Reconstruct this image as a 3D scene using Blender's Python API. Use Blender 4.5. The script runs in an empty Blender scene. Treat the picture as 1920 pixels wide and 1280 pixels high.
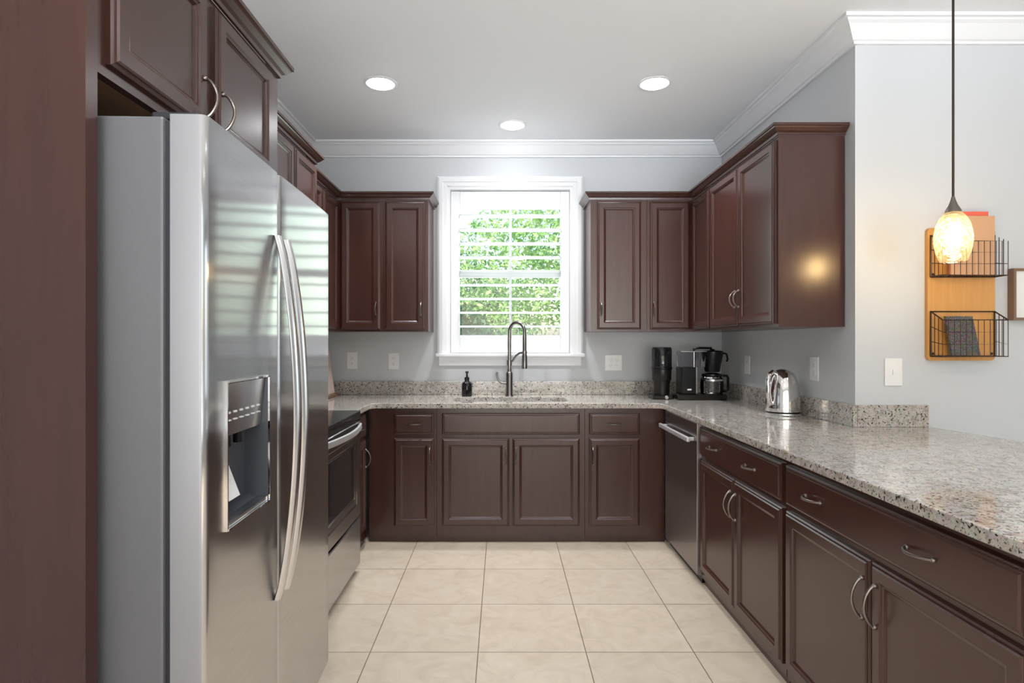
import bpy, bmesh, math, random
from mathutils import Vector, Matrix
random.seed(7)
PI = math.pi
SC = bpy.context.scene
COL = SC.collection

# ------------------------------------------------------------------ camera, world, sun, big lights, exposure
EYE = 1.313
cam_d = bpy.data.cameras.new('camera')
cam_d.sensor_width = 36.0
cam_d.lens = 1107.0 / 1920.0 * 36.0
cam_d.shift_x = 18.0 / 1920.0
cam_d.shift_y = 1.0 / 1920.0
cam_d.clip_start = 0.02
cam = bpy.data.objects.new('camera', cam_d)
COL.objects.link(cam)
cam.location = (0, 0, EYE)
cam.rotation_euler = (PI / 2, 0, 0)
SC.camera = cam

world = bpy.data.worlds.new('world')
SC.world = world
world.use_nodes = True
wn = world.node_tree
wn.nodes.clear()
w_out = wn.nodes.new('ShaderNodeOutputWorld')
w_bg = wn.nodes.new('ShaderNodeBackground')
w_sky = wn.nodes.new('ShaderNodeTexSky')
w_sky.sky_type = 'NISHITA'
w_sky.sun_disc = False
w_sky.sun_elevation = math.radians(48)
w_sky.sun_rotation = math.radians(200)
w_sky.air_density = 1.2
w_sky.dust_density = 2.5
w_bg.inputs['Strength'].default_value = 0.32
wn.links.new(w_sky.outputs[0], w_bg.inputs[0])
wn.links.new(w_bg.outputs[0], w_out.inputs[0])

sun_d = bpy.data.lights.new('sun', 'SUN')
sun_d.energy = 7.0
sun_d.angle = math.radians(1.0)
sun_d.color = (1.0, 0.95, 0.86)
sun = bpy.data.objects.new('sun', sun_d)
COL.objects.link(sun)
sun.rotation_euler = (math.radians(40), 0, math.radians(-25))


def area(name, loc, rot, sx, sy, power, color):
    d = bpy.data.lights.new(name, 'AREA')
    d.shape = 'RECTANGLE'
    d.size = sx
    d.size_y = sy
    d.energy = power
    d.color = color
    o = bpy.data.objects.new(name, d)
    COL.objects.link(o)
    o.location = loc
    o.rotation_euler = rot
    return o


# added ceiling fill first, then daylight at the window openings
rear = area('ceiling_fill_rear', (0.6, -3.58, 1.45), (PI / 2 + math.radians(19), 0, 0), 4.3, 2.0, 36, (0.90, 0.95, 1.0))
rear.data.spread = math.radians(44)   # narrow up-tilted beam, added to brighten the kitchen ceiling
area('skylight_rear_window', (0.6, -3.62, 1.5), (PI / 2, 0, 0), 4.3, 2.2, 9, (0.86, 0.92, 1.0))
area('daylight_side_window', (6.42, 0.3, 1.6), (PI / 2, 0, PI / 2), 3.0, 1.9, 26, (0.80, 0.89, 1.0))
area('daylight_kitchen_window', (0.06, 5.10, 1.80), (PI / 2 + 0.10, 0, PI), 1.4, 1.4, 20, (0.86, 1.0, 0.90))

SC.view_settings.view_transform = 'Standard'
SC.view_settings.look = 'None'
SC.view_settings.gamma = 1.0
SC.view_settings.use_curve_mapping = False
SC.view_settings.exposure = 0.28


# ------------------------------------------------------------------ materials
def new_mat(name):
    m = bpy.data.materials.new(name)
    m.use_nodes = True
    nt = m.node_tree
    b = nt.nodes['Principled BSDF']
    return m, nt, b


def plain(name, col, rough=0.5, metal=0.0, spec=0.5, coat=0.0, bump=0.0, bscale=200.0):
    m, nt, b = new_mat(name)
    b.inputs['Base Color'].default_value = (*col, 1)
    b.inputs['Roughness'].default_value = rough
    b.inputs['Metallic'].default_value = metal
    b.inputs['Specular IOR Level'].default_value = spec
    b.inputs['Coat Weight'].default_value = coat
    b.inputs['Coat Roughness'].default_value = 0.12
    if True:
        tc = nt.nodes.new('ShaderNodeTexCoord')
        n = nt.nodes.new('ShaderNodeTexNoise')
        n.inputs['Scale'].default_value = bscale
        n.inputs['Detail'].default_value = 3
        nt.links.new(tc.outputs['Object'], n.inputs['Vector'])
        if bump > 0:
            bp = nt.nodes.new('ShaderNodeBump')
            bp.inputs['Strength'].default_value = bump
            bp.inputs['Distance'].default_value = 0.002
            nt.links.new(n.outputs['Fac'], bp.inputs['Height'])
            nt.links.new(bp.outputs['Normal'], b.inputs['Normal'])
        else:
            mr = nt.nodes.new('ShaderNodeMapRange')
            mr.inputs['To Min'].default_value = max(0.0, rough - 0.03)
            mr.inputs['To Max'].default_value = min(1.0, rough + 0.03)
            nt.links.new(n.outputs['Fac'], mr.inputs['Value'])
            nt.links.new(mr.outputs['Result'], b.inputs['Roughness'])
    return m


def ramp(nt, stops):
    r = nt.nodes.new('ShaderNodeValToRGB')
    e = r.color_ramp.elements
    while len(e) < len(stops):
        e.new(0.5)
    for k, (p, c) in enumerate(stops):
        e[k].position = p
        e[k].color = (*c, 1)
    return r


def wood(name, dark, light, rough=0.33, coat=0.25, stretch=(7, 7, 0.7), spec=0.5):
    m, nt, b = new_mat(name)
    tc = nt.nodes.new('ShaderNodeTexCoord')
    mp = nt.nodes.new('ShaderNodeMapping')
    mp.inputs['Scale'].default_value = stretch
    n = nt.nodes.new('ShaderNodeTexNoise')
    n.inputs['Scale'].default_value = 4.0
    n.inputs['Detail'].default_value = 6
    n.inputs['Roughness'].default_value = 0.65
    n.inputs['Distortion'].default_value = 0.4
    r = ramp(nt, [(0.15, dark), (0.85, light)])
    nt.links.new(tc.outputs['Object'], mp.inputs['Vector'])
    nt.links.new(mp.outputs['Vector'], n.inputs['Vector'])
    nt.links.new(n.outputs['Fac'], r.inputs['Fac'])
    nt.links.new(r.outputs['Color'], b.inputs['Base Color'])
    b.inputs['Roughness'].default_value = rough
    b.inputs['Coat Weight'].default_value = coat
    b.inputs['Coat Roughness'].default_value = 0.2
    b.inputs['Specular IOR Level'].default_value = spec
    bp = nt.nodes.new('ShaderNodeBump')
    bp.inputs['Strength'].default_value = 0.004
    bp.inputs['Distance'].default_value = 0.001
    nt.links.new(n.outputs['Fac'], bp.inputs['Height'])
    nt.links.new(bp.outputs['Normal'], b.inputs['Normal'])
    return m


def steel(name, col, rough, aniso=-0.85):
    m, nt, b = new_mat(name)
    nt.nodes.remove(b)
    g = nt.nodes.new('ShaderNodeBsdfAnisotropic')
    tc = nt.nodes.new('ShaderNodeTexCoord')
    mp = nt.nodes.new('ShaderNodeMapping')
    mp.inputs['Scale'].default_value = (2, 2, 420)
    n = nt.nodes.new('ShaderNodeTexNoise')
    n.inputs['Scale'].default_value = 1.5
    n.inputs['Detail'].default_value = 4
    c2 = tuple(min(1, c * 1.05) for c in col)
    c1 = tuple(c * 0.96 for c in col)
    r = ramp(nt, [(0.35, c1), (0.65, c2)])
    nt.links.new(tc.outputs['Object'], mp.inputs['Vector'])
    nt.links.new(mp.outputs['Vector'], n.inputs['Vector'])
    nt.links.new(n.outputs['Fac'], r.inputs['Fac'])
    nt.links.new(r.outputs['Color'], g.inputs['Color'])
    g.inputs['Roughness'].default_value = rough
    g.inputs['Anisotropy'].default_value = aniso
    wv = nt.nodes.new('ShaderNodeTexNoise')
    wv.inputs['Scale'].default_value = 3.0
    wv.inputs['Detail'].default_value = 1
    bp = nt.nodes.new('ShaderNodeBump')
    bp.inputs['Strength'].default_value = 0.25
    bp.inputs['Distance'].default_value = 0.004
    nt.links.new(tc.outputs['Object'], wv.inputs['Vector'])
    nt.links.new(wv.outputs['Fac'], bp.inputs['Height'])
    nt.links.new(bp.outputs['Normal'], g.inputs['Normal'])
    tg = nt.nodes.new('ShaderNodeTangent')
    tg.direction_type = 'RADIAL'
    tg.axis = 'Z'
    nt.links.new(tg.outputs['Tangent'], g.inputs['Tangent'])
    nt.links.new(g.outputs[0], nt.nodes['Material Output'].inputs['Surface'])
    return m


def granite(name):
    m, nt, b = new_mat(name)
    tc = nt.nodes.new('ShaderNodeTexCoord')
    L = nt.links.new
    n1 = nt.nodes.new('ShaderNodeTexNoise')
    n1.inputs['Scale'].default_value = 30
    n1.inputs['Detail'].default_value = 5
    n1.inputs['Roughness'].default_value = 0.7
    L(tc.outputs['Object'], n1.inputs['Vector'])
    r1 = ramp(nt, [(0.34, (0.36, 0.29, 0.22)), (0.46, (0.52, 0.455, 0.385)), (0.58, (0.63, 0.585, 0.53)), (0.70, (0.48, 0.38, 0.27))])
    L(n1.outputs['Fac'], r1.inputs['Fac'])
    v = nt.nodes.new('ShaderNodeTexVoronoi')
    v.inputs['Scale'].default_value = 95
    n2 = nt.nodes.new('ShaderNodeTexNoise')
    n2.inputs['Scale'].default_value = 100
    n2.inputs['Detail'].default_value = 3
    n2.inputs['Roughness'].default_value = 0.6
    L(tc.outputs['Object'], n2.inputs['Vector'])
    L(tc.outputs['Object'], v.inputs['Vector'])
    r2 = ramp(nt, [(0.385, (1, 1, 1)), (0.43, (0, 0, 0))])
    L(n2.outputs['Fac'], r2.inputs['Fac'])
    mx = nt.nodes.new('ShaderNodeMix')
    mx.data_type = 'RGBA'
    L(r2.outputs['Color'], mx.inputs['Factor'])
    L(r1.outputs['Color'], mx.inputs['A'])
    mx.inputs['B'].default_value = (0.045, 0.038, 0.034, 1)
    r3 = ramp(nt, [(0.60, (0, 0, 0)), (0.68, (1, 1, 1))])
    L(n2.outputs['Fac'], r3.inputs['Fac'])
    mx2 = nt.nodes.new('ShaderNodeMix')
    mx2.data_type = 'RGBA'
    L(r3.outputs['Color'], mx2.inputs['Factor'])
    L(mx.outputs['Result'], mx2.inputs['A'])
    mx2.inputs['B'].default_value = (0.24, 0.22, 0.20, 1)
    mx3 = nt.nodes.new('ShaderNodeMix')
    mx3.data_type = 'RGBA'
    mx3.blend_type = 'MULTIPLY'
    mx3.inputs['Factor'].default_value = 0.18
    L(mx2.outputs['Result'], mx3.inputs['A'])
    L(v.outputs['Color'], mx3.inputs['B'])
    sat = nt.nodes.new('ShaderNodeHueSaturation')
    sat.inputs['Saturation'].default_value = 0.75
    L(mx3.outputs['Result'], sat.inputs['Color'])
    L(sat.outputs['Color'], b.inputs['Base Color'])
    b.inputs['Roughness'].default_value = 0.09
    b.inputs['Coat Weight'].default_value = 0.3
    b.inputs['Coat Roughness'].default_value = 0.05
    return m


def tile(name):
    m, nt, b = new_mat(name)
    L = nt.links.new
    tc = nt.nodes.new('ShaderNodeTexCoord')
    mp = nt.nodes.new('ShaderNodeMapping')
    mp.inputs['Location'].default_value = (0.103, -2.501 + 0.457 * 20, 0)
    L(tc.outputs['Object'], mp.inputs['Vector'])
    bt = nt.nodes.new('ShaderNodeTexBrick')
    bt.offset = 0.0
    bt.squash = 1.0
    bt.inputs['Scale'].default_value = 1.0
    bt.inputs['Brick Width'].default_value = 0.457
    bt.inputs['Row Height'].default_value = 0.457
    bt.inputs['Mortar Size'].default_value = 0.0022
    bt.inputs['Mortar Smooth'].default_value = 0.2
    bt.inputs['Bias'].default_value = 0.0
    bt.inputs['Color1'].default_value = (1, 1, 1, 1)
    bt.inputs['Color2'].default_value = (0.93, 0.93, 0.93, 1)
    bt.inputs['Mortar'].default_value = (0.30, 0.25, 0.20, 1)
    L(mp.outputs['Vector'], bt.inputs['Vector'])
    n = nt.nodes.new('ShaderNodeTexNoise')
    n.inputs['Scale'].default_value = 7
    n.inputs['Detail'].default_value = 8
    n.inputs['Roughness'].default_value = 0.65
    n.inputs['Distortion'].default_value = 1.2
    L(tc.outputs['Object'], n.inputs['Vector'])
    r = ramp(nt, [(0.3, (0.55, 0.455, 0.350)), (0.5, (0.63, 0.53, 0.415)), (0.7, (0.68, 0.585, 0.475))])
    L(n.outputs['Fac'], r.inputs['Fac'])
    mx = nt.nodes.new('ShaderNodeMix')
    mx.data_type = 'RGBA'
    mx.blend_type = 'MULTIPLY'
    mx.inputs['Factor'].default_value = 1.0
    L(r.outputs['Color'], mx.inputs['A'])
    L(bt.outputs['Color'], mx.inputs['B'])
    L(mx.outputs['Result'], b.inputs['Base Color'])
    b.inputs['Roughness'].default_value = 0.42
    bp = nt.nodes.new('ShaderNodeBump')
    bp.inputs['Strength'].default_value = 0.4
    bp.inputs['Distance'].default_value = 0.002
    bp.invert = True
    L(bt.outputs['Fac'], bp.inputs['Height'])
    L(bp.outputs['Normal'], b.inputs['Normal'])
    return m


def emit(name, col, strength):
    m, nt, b = new_mat(name)
    b.inputs['Base Color'].default_value = (0.9, 0.9, 0.9, 1)
    b.inputs['Emission Color'].default_value = (*col, 1)
    b.inputs['Emission Strength'].default_value = strength
    return m


def pane_glass(name, tint=(1, 1, 1)):
    m, nt, b = new_mat(name)
    nt.nodes.remove(b)
    out = nt.nodes['Material Output']
    t = nt.nodes.new('ShaderNodeBsdfTransparent')
    t.inputs['Color'].default_value = (*tint, 1)
    g = nt.nodes.new('ShaderNodeBsdfGlossy')
    g.inputs['Roughness'].default_value = 0.02
    f = nt.nodes.new('ShaderNodeFresnel')
    f.inputs['IOR'].default_value = 1.45
    mx = nt.nodes.new('ShaderNodeMixShader')
    nt.links.new(f.outputs[0], mx.inputs[0])
    nt.links.new(t.outputs[0], mx.inputs[1])
    nt.links.new(g.outputs[0], mx.inputs[2])
    nt.links.new(mx.outputs[0], out.inputs['Surface'])
    return m


def shade_glass(name):
    m, nt, b = new_mat(name)
    nt.nodes.remove(b)
    L = nt.links.new
    out = nt.nodes['Material Output']
    tc = nt.nodes.new('ShaderNodeTexCoord')
    w = nt.nodes.new('ShaderNodeTexWave')
    w.bands_direction = 'DIAGONAL'
    w.inputs['Scale'].default_value = 22
    w.inputs['Distortion'].default_value = 9
    w.inputs['Detail'].default_value = 3
    L(tc.outputs['Object'], w.inputs['Vector'])
    r = ramp(nt, [(0.3, (0.80, 0.64, 0.40)), (0.75, (0.96, 0.89, 0.72))])
    L(w.outputs['Fac'], r.inputs['Fac'])
    bp = nt.nodes.new('ShaderNodeBump')
    bp.inputs['Strength'].default_value = 0.5
    bp.inputs['Distance'].default_value = 0.004
    L(w.outputs['Fac'], bp.inputs['Height'])
    t = nt.nodes.new('ShaderNodeBsdfTransparent')
    L(r.outputs['Color'], t.inputs['Color'])
    tr = nt.nodes.new('ShaderNodeBsdfTranslucent')
    L(r.outputs['Color'], tr.inputs['Color'])
    L(bp.outputs['Normal'], tr.inputs['Normal'])
    g = nt.nodes.new('ShaderNodeBsdfGlossy')
    g.inputs['Roughness'].default_value = 0.08
    L(bp.outputs['Normal'], g.inputs['Normal'])
    m1 = nt.nodes.new('ShaderNodeMixShader')
    m1.inputs[0].default_value = 0.10
    L(t.outputs[0], m1.inputs[1])
    L(tr.outputs[0], m1.inputs[2])
    m2 = nt.nodes.new('ShaderNodeMixShader')
    m2.inputs[0].default_value = 0.08
    L(m1.outputs[0], m2.inputs[1])
    L(g.outputs[0], m2.inputs[2])
    L(m2.outputs[0], out.inputs['Surface'])
    return m


def leaf_mat(name, c1, c2, c3):
    m, nt, b = new_mat(name)
    L = nt.links.new
    tc = nt.nodes.new('ShaderNodeTexCoord')
    n = nt.nodes.new('ShaderNodeTexNoise')
    n.inputs['Scale'].default_value = 2.5
    n.inputs['Detail'].default_value = 6
    L(tc.outputs['Object'], n.inputs['Vector'])
    r = ramp(nt, [(0.3, c1), (0.5, c2), (0.7, c3)])
    L(n.outputs['Fac'], r.inputs['Fac'])
    L(r.outputs['Color'], b.inputs['Base Color'])
    b.inputs['Roughness'].default_value = 0.5
    tr = nt.nodes.new('ShaderNodeBsdfTranslucent')
    L(r.outputs['Color'], tr.inputs['Color'])
    mx = nt.nodes.new('ShaderNodeMixShader')
    mx.inputs[0].default_value = 0.4
    L(b.outputs[0], mx.inputs[1])
    L(tr.outputs[0], mx.inputs[2])
    L(mx.outputs[0], nt.nodes['Material Output'].inputs['Surface'])
    return m


M = {}
M['cab'] = wood('espresso_wood', (0.044, 0.0140, 0.0100), (0.066, 0.0212, 0.0150), rough=0.25, coat=0.0, spec=0.8)
M['cab_inside'] = wood('raw_cabinet_underside', (0.30, 0.17, 0.085), (0.40, 0.24, 0.13), rough=0.55, coat=0)
M['steel'] = steel('brushed_steel', (0.60, 0.60, 0.605), 0.175, -0.78)
M['steel_side'] = plain('grey_appliance_side', (0.17, 0.17, 0.18), 0.42, 0.25, bump=0.15, bscale=500)
M['steel_trim'] = plain('satin_steel_trim', (0.72, 0.72, 0.73), 0.24, 1.0)
M['dark_steel'] = steel('dark_brushed_steel', (0.40, 0.375, 0.38), 0.18)
M['door_edge'] = plain('satin_grey_door_edge', (0.36, 0.36, 0.375), 0.45, 0.6)
M['handle_steel'] = plain('bright_satin_handle', (0.90, 0.90, 0.92), 0.42, 0.85)
M['chrome'] = plain('polished_steel', (0.80, 0.78, 0.77), 0.07, 1.0)
M['nickel'] = plain('pewter_metal', (0.24, 0.21, 0.19), 0.30, 1.0)
M['faucet'] = plain('brushed_gunmetal', (0.30, 0.285, 0.275), 0.24, 1.0)
M['black'] = plain('black_plastic', (0.006, 0.006, 0.007), 0.25, spec=0.35)
M['black_gloss'] = plain('black_glass', (0.008, 0.008, 0.009), 0.06)
M['niche'] = plain('slate_dispenser_plastic', (0.06, 0.065, 0.08), 0.35)
M['gasket'] = plain('dark_rubber_gasket', (0.02, 0.022, 0.03), 0.6)
M['granite'] = granite('speckled_granite')
M['tile'] = tile('beige_floor_tile')
M['wall'] = plain('grey_wall_paint', (0.61, 0.63, 0.65), 0.7, bump=0.06, bscale=350)
M['ceiling'] = plain('ceiling_paint', (0.87, 0.89, 0.91), 0.85, bump=0.05, bscale=250)
M['white'] = plain('white_trim_paint', (0.83, 0.845, 0.865), 0.35)
M['plate'] = plain('white_plate_plastic', (0.86, 0.86, 0.86), 0.3)
M['slot'] = plain('grey_socket_slot', (0.25, 0.25, 0.25), 0.5)
M['lens'] = emit('lit_lamp_lens', (0.97, 0.98, 1.0), 34)
M['bulb'] = emit('lit_bulb', (1.0, 0.78, 0.48), 80)
M['glass'] = pane_glass('window_glass')
M['tank'] = pane_glass('clear_tank_plastic', (0.80, 0.80, 0.84))
M['amber'] = pane_glass('smoked_hopper_plastic', (0.30, 0.29, 0.25))
M['shade'] = shade_glass('swirled_amber_glass')
M['pine'] = wood('honey_pine', (0.56, 0.25, 0.060), (0.70, 0.37, 0.105), rough=0.45, coat=0.1, stretch=(14, 14, 0.8))
M['wire'] = plain('rusty_brown_wire', (0.06, 0.04, 0.032), 0.45, 0.7)
M['frame_wood'] = wood('walnut_frame', (0.16, 0.085, 0.045), (0.25, 0.14, 0.08), rough=0.4, coat=0.1)
M['paper'] = plain('white_mat_board', (0.82, 0.82, 0.82), 0.8)
M['kraft'] = plain('tan_card', (0.62, 0.36, 0.20), 0.7)
M['red'] = plain('coral_cover', (0.80, 0.14, 0.08), 0.5)
M['leaf_dark'] = leaf_mat('dark_leaves', (0.015, 0.06, 0.03), (0.035, 0.13, 0.06), (0.10, 0.25, 0.10))
M['leaf_light'] = leaf_mat('light_leaves', (0.12, 0.30, 0.09), (0.30, 0.50, 0.17), (0.58, 0.70, 0.34))
M['bark'] = plain('bark', (0.12, 0.09, 0.06), 0.9, bump=0.8, bscale=30)
M['lawn'] = plain('lawn', (0.10, 0.22, 0.06), 0.9, bump=0.6, bscale=60)
M['pale_wood'] = wood('pale_board', (0.66, 0.50, 0.43), (0.76, 0.62, 0.55), rough=0.5, coat=0)
M['grinder_body'] = plain('dark_bronze_plastic', (0.014, 0.011, 0.010), 0.25, spec=0.4)


def speckled(name):
    m, nt, b = new_mat(name)
    tc = nt.nodes.new('ShaderNodeTexCoord')
    v = nt.nodes.new('ShaderNodeTexVoronoi')
    v.inputs['Scale'].default_value = 120
    nt.links.new(tc.outputs['Object'], v.inputs['Vector'])
    r = ramp(nt, [(0.1, (0.30, 0.26, 0.20)), (0.3, (0.06, 0.06, 0.06)), (0.6, (0.02, 0.035, 0.03)), (0.9, (0.15, 0.05, 0.03))])
    nt.links.new(v.outputs['Distance'], r.inputs['Fac'])
    mx = nt.nodes.new('ShaderNodeMix')
    mx.data_type = 'RGBA'
    mx.inputs['Factor'].default_value = 0.10
    nt.links.new(r.outputs['Color'], mx.inputs['A'])
    nt.links.new(v.outputs['Color'], mx.inputs['B'])
    nt.links.new(mx.outputs['Result'], b.inputs['Base Color'])
    b.inputs['Roughness'].default_value = 0.4
    return m


M['speckle'] = speckled('speckled_notebook_cover')


# ------------------------------------------------------------------ mesh helpers
class MB:
    def __init__(s):
        s.bm = bmesh.new()

    def poly(s, pts):
        vs = [s.bm.verts.new(p) for p in pts]
        return s.bm.faces.new(vs)

    def box(s, x0, x1, y0, y1, z0, z1):
        v = [s.bm.verts.new(p) for p in ((x0, y0, z0), (x1, y0, z0), (x1, y1, z0), (x0, y1, z0),
                                         (x0, y0, z1), (x1, y0, z1), (x1, y1, z1), (x0, y1, z1))]
        for f in ((3, 2, 1, 0), (4, 5, 6, 7), (0, 1, 5, 4), (1, 2, 6, 5), (2, 3, 7, 6), (3, 0, 4, 7)):
            s.bm.faces.new([v[i] for i in f])
        return s

    def loft(s, rings, cap0=True, cap1=True, closed=True):
        R = [[s.bm.verts.new(p) for p in r] for r in rings]
        n = len(R[0])
        for a, b in zip(R, R[1:]):
            for i in range(n if closed else n - 1):
                j = (i + 1) % n
                s.bm.faces.new((a[i], a[j], b[j], b[i]))
        if cap0:
            s.bm.faces.new(R[0][::-1])
        if cap1:
            s.bm.faces.new(R[-1])
        return s

    def tube(s, pts, r, n=10, cap=True, radii=None):
        pts = [Vector(p) for p in pts]
        rings = []
        t0 = (pts[1] - pts[0]).normalized()
        up = Vector((0, 0, 1)) if abs(t0.z) < 0.9 else Vector((1, 0, 0))
        nrm = t0.cross(up).normalized()
        for i, p in enumerate(pts):
            if i == 0:
                t = t0
            elif i == len(pts) - 1:
                t = (pts[i] - pts[i - 1]).normalized()
            else:
                t = ((pts[i + 1] - p).normalized() + (p - pts[i - 1]).normalized()).normalized()
            nrm = (nrm - t * nrm.dot(t)).normalized()
            bi = t.cross(nrm)
            rr = radii[i] if radii else r
            rings.append([p + (nrm * math.cos(a) + bi * math.sin(a)) * rr for a in [2 * PI * k / n for k in range(n)]])
        return s.loft(rings, cap, cap)

    def lathe(s, prof, c=(0, 0, 0), n=32, cap0=True, cap1=True, axis='z'):
        rings = []
        for r, z in prof:
            ring = []
            for k in range(n):
                a = 2 * PI * k / n
                if axis == 'z':
                    ring.append((c[0] + r * math.cos(a), c[1] + r * math.sin(a), c[2] + z))
                elif axis == 'y':
                    ring.append((c[0] + r * math.cos(a), c[1] - z, c[2] + r * math.sin(a)))
                else:
                    ring.append((c[0] + z, c[1] + r * math.cos(a), c[2] + r * math.sin(a)))
            rings.append(ring)
        return s.loft(rings, cap0, cap1)

    def panel(s, x0, x1, z0, z1, steps):
        """stepped rectangular front: steps = (inset, y)"""
        rings = []
        for i, y in steps:
            rings.append([(x0 + i, y, z0 + i), (x1 - i, y, z0 + i), (x1 - i, y, z1 - i), (x0 + i, y, z1 - i)])
        return s.loft(rings)

    def prism(s, pts, z0, z1):
        return s.loft([[(x, y, z0) for x, y in pts], [(x, y, z1) for x, y in pts]])

    def xform(s, mat):
        bmesh.ops.transform(s.bm, matrix=mat, verts=s.bm.verts)
        return s

    def build(s, name, mat, parent=None, bevel=0.0, segs=2, smooth=False, angle=40):
        bmesh.ops.recalc_face_normals(s.bm, faces=s.bm.faces)
        me = bpy.data.meshes.new(name)
        s.bm.to_mesh(me)
        s.bm.free()
        me.materials.append(mat)
        o = bpy.data.objects.new(name, me)
        COL.objects.link(o)
        if parent:
            o.parent = parent
        if smooth:
            for p in me.polygons:
                p.use_smooth = True
            me.set_sharp_from_angle(angle=math.radians(angle))
        if bevel > 0:
            md = o.modifiers.new('bevel', 'BEVEL')
            md.width = bevel
            md.segments = segs
            md.limit_method = 'ANGLE'
            md.angle_limit = math.radians(40)
        return o


def tag(o, label=None, cat=None, group=None, kind=None):
    if label:
        o['label'] = label
    if cat:
        o['category'] = cat
    if group:
        o['group'] = group
    if kind:
        o['kind'] = kind
    return o


def thing(name, label, cat, loc=(0, 0, 0), rz=0.0, group=None):
    o = bpy.data.objects.new(name, None)
    o.empty_display_size = 0.1
    COL.objects.link(o)
    o.location = loc
    o.rotation_euler = (0, 0, rz)
    return tag(o, label, cat, group)


def copy_tree(o, parent=None):
    c = o.copy()
    COL.objects.link(c)
    if parent:
        c.parent = parent
    for ch in list(o.children):
        copy_tree(ch, c)
    return c


def struct(o):
    o['kind'] = 'structure'
    return o


def boxobj(name, mat, dims, parent=None, bevel=0.0):
    return MB().box(*dims).build(name, mat, parent, bevel)


def arc_pts(p0, p1, out, n=9, flat=1.0):
    """arch from p0 to p1 bowing along out"""
    p0, p1, out = Vector(p0), Vector(p1), Vector(out)
    return [p0.lerp(p1, t) + out * (math.sin(PI * t) ** flat) for t in [k / (n - 1) for k in range(n)]]


# ------------------------------------------------------------------ room shell
XL, XR, YB, YJ, CZ = -1.488, 1.667, 4.49, 2.79, 2.82
XF, YR = 6.5, -3.6
struct(boxobj('floor', M['tile'], (XL - 0.15, XF + 0.15, YR - 0.15, YB + 0.15, -0.12, 0.0)))
struct(boxobj('ceiling', M['ceiling'], (XL - 0.15, XF + 0.15, YR - 0.15, YB + 0.15, CZ, CZ + 0.15)))
struct(boxobj('wall_left', M['wall'], (XL - 0.15, XL, YR - 0.15, YB + 0.15, 0, CZ)))


def wall_with_hole(name, axis, a0, a1, p0, p1, h0, h1, z0, z1):
    """axis 'x': wall runs along x between a0..a1, thickness p0..p1; hole h0..h1, z0..z1"""
    m = MB()
    for (u0, u1, w0, w1) in ((a0, h0, 0, CZ), (h1, a1, 0, CZ), (h0, h1, 0, z0), (h0, h1, z1, CZ)):
        if axis == 'x':
            m.box(u0, u1, p0, p1, w0, w1)
        else:
            m.box(p0, p1, u0, u1, w0, w1)
    return struct(m.build(name, M['wall']))


WX0, WX1, WZ0, WZ1 = -0.395, 0.512, 1.228, 2.462
wall_with_hole('wall_back', 'x', XL, XR + 0.12, YB, YB + 0.15, WX0, WX1, WZ0, WZ1)
struct(boxobj('wall_right', M['wall'], (XR, XR + 0.12, YJ, YB, 0, CZ)))
struct(boxobj('wall_side', M['wall'], (XR + 0.12, XF + 0.15, YJ, YJ + 0.12, 0, CZ)))
wall_with_hole('wall_rear', 'x', XL, XF, YR - 0.15, YR, -1.6, 2.8, 0.35, 2.7)
wall_with_hole('wall_far', 'y', YR, YJ, XF, XF + 0.15, -1.2, 1.8, 0.65, 2.55)
struct(boxobj('wall_peninsula', M['wall'], (XR + 0.004, XR + 0.10, 0.92, YJ - 0.002, 0, 0.878)))


def plan_sweep(path, prof, left_side=True, closed_ends=True):
    """sweep (out, z) profile along plan polyline with mitres; returns rings per vertex"""
    P = [Vector((x, y)) for x, y in path]
    sgn = 1 if left_side else -1
    rings = []
    for i, p in enumerate(P):
        d0 = (P[i] - P[i - 1]).normalized() if i > 0 else None
        d1 = (P[i + 1] - P[i]).normalized() if i < len(P) - 1 else None
        ns = [Vector((-d.y, d.x)) * sgn for d in (d0, d1) if d is not None]
        if len(ns) == 2:
            mv = (ns[0] + ns[1]) / (1 + ns[0].dot(ns[1]))
        else:
            mv = ns[0]
        rings.append([(p.x + mv.x * o, p.y + mv.y * o, z) for o, z in prof])
    return rings


room_prof = [(0.0, -0.105), (0.014, -0.105), (0.016, -0.094), (0.026, -0.090), (0.036, -0.078), (0.068, -0.036),
             (0.082, -0.026), (0.086, -0.018), (0.100, -0.016), (0.100, 0.0), (0.0, 0.0)]
room_prof = [(o, CZ + z - 0.0005) for o, z in room_prof]
rr = plan_sweep([(XL, YR), (XL, YB), (XR, YB), (XR, YJ), (XF, YJ)], room_prof, left_side=False)
for k in range(4):
    struct(MB().loft(rr[k:k + 2]).build('trim_%d' % (k + 1), M['white']))

# ------------------------------------------------------------------ kitchen window and what lies outside it
w = MB()
for dims in ((WX0, WX0 + 0.02, YB + 0.02, YB + 0.15, WZ0, WZ1), (WX1 - 0.02, WX1, YB + 0.02, YB + 0.15, WZ0, WZ1),
             (WX0 + 0.02, WX1 - 0.02, YB + 0.02, YB + 0.15, WZ1 - 0.02, WZ1), (WX0 + 0.02, WX1 - 0.02, YB + 0.02, YB + 0.15, WZ0, WZ0 + 0.02)):
    w.box(*dims)
win = struct(w.build('window_1', M['white']))
s = MB()
y0, y1 = YB + 0.105, YB + 0.14
a0, a1, b0, b1 = WX0 + 0.02, WX1 - 0.02, WZ0 + 0.02, WZ1 - 0.02
s.box(a0, a0 + 0.04, y0, y1, b0, b1).box(a1 - 0.04, a1, y0, y1, b0, b1)
s.box(a0 + 0.04, a1 - 0.04, y0, y1, b0, b0 + 0.05).box(a0 + 0.04, a1 - 0.04, y0, y1, b1 - 0.05, b1)
s.box(a0 + 0.04, a1 - 0.04, y0, y1, 1.815, 1.86)
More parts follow.
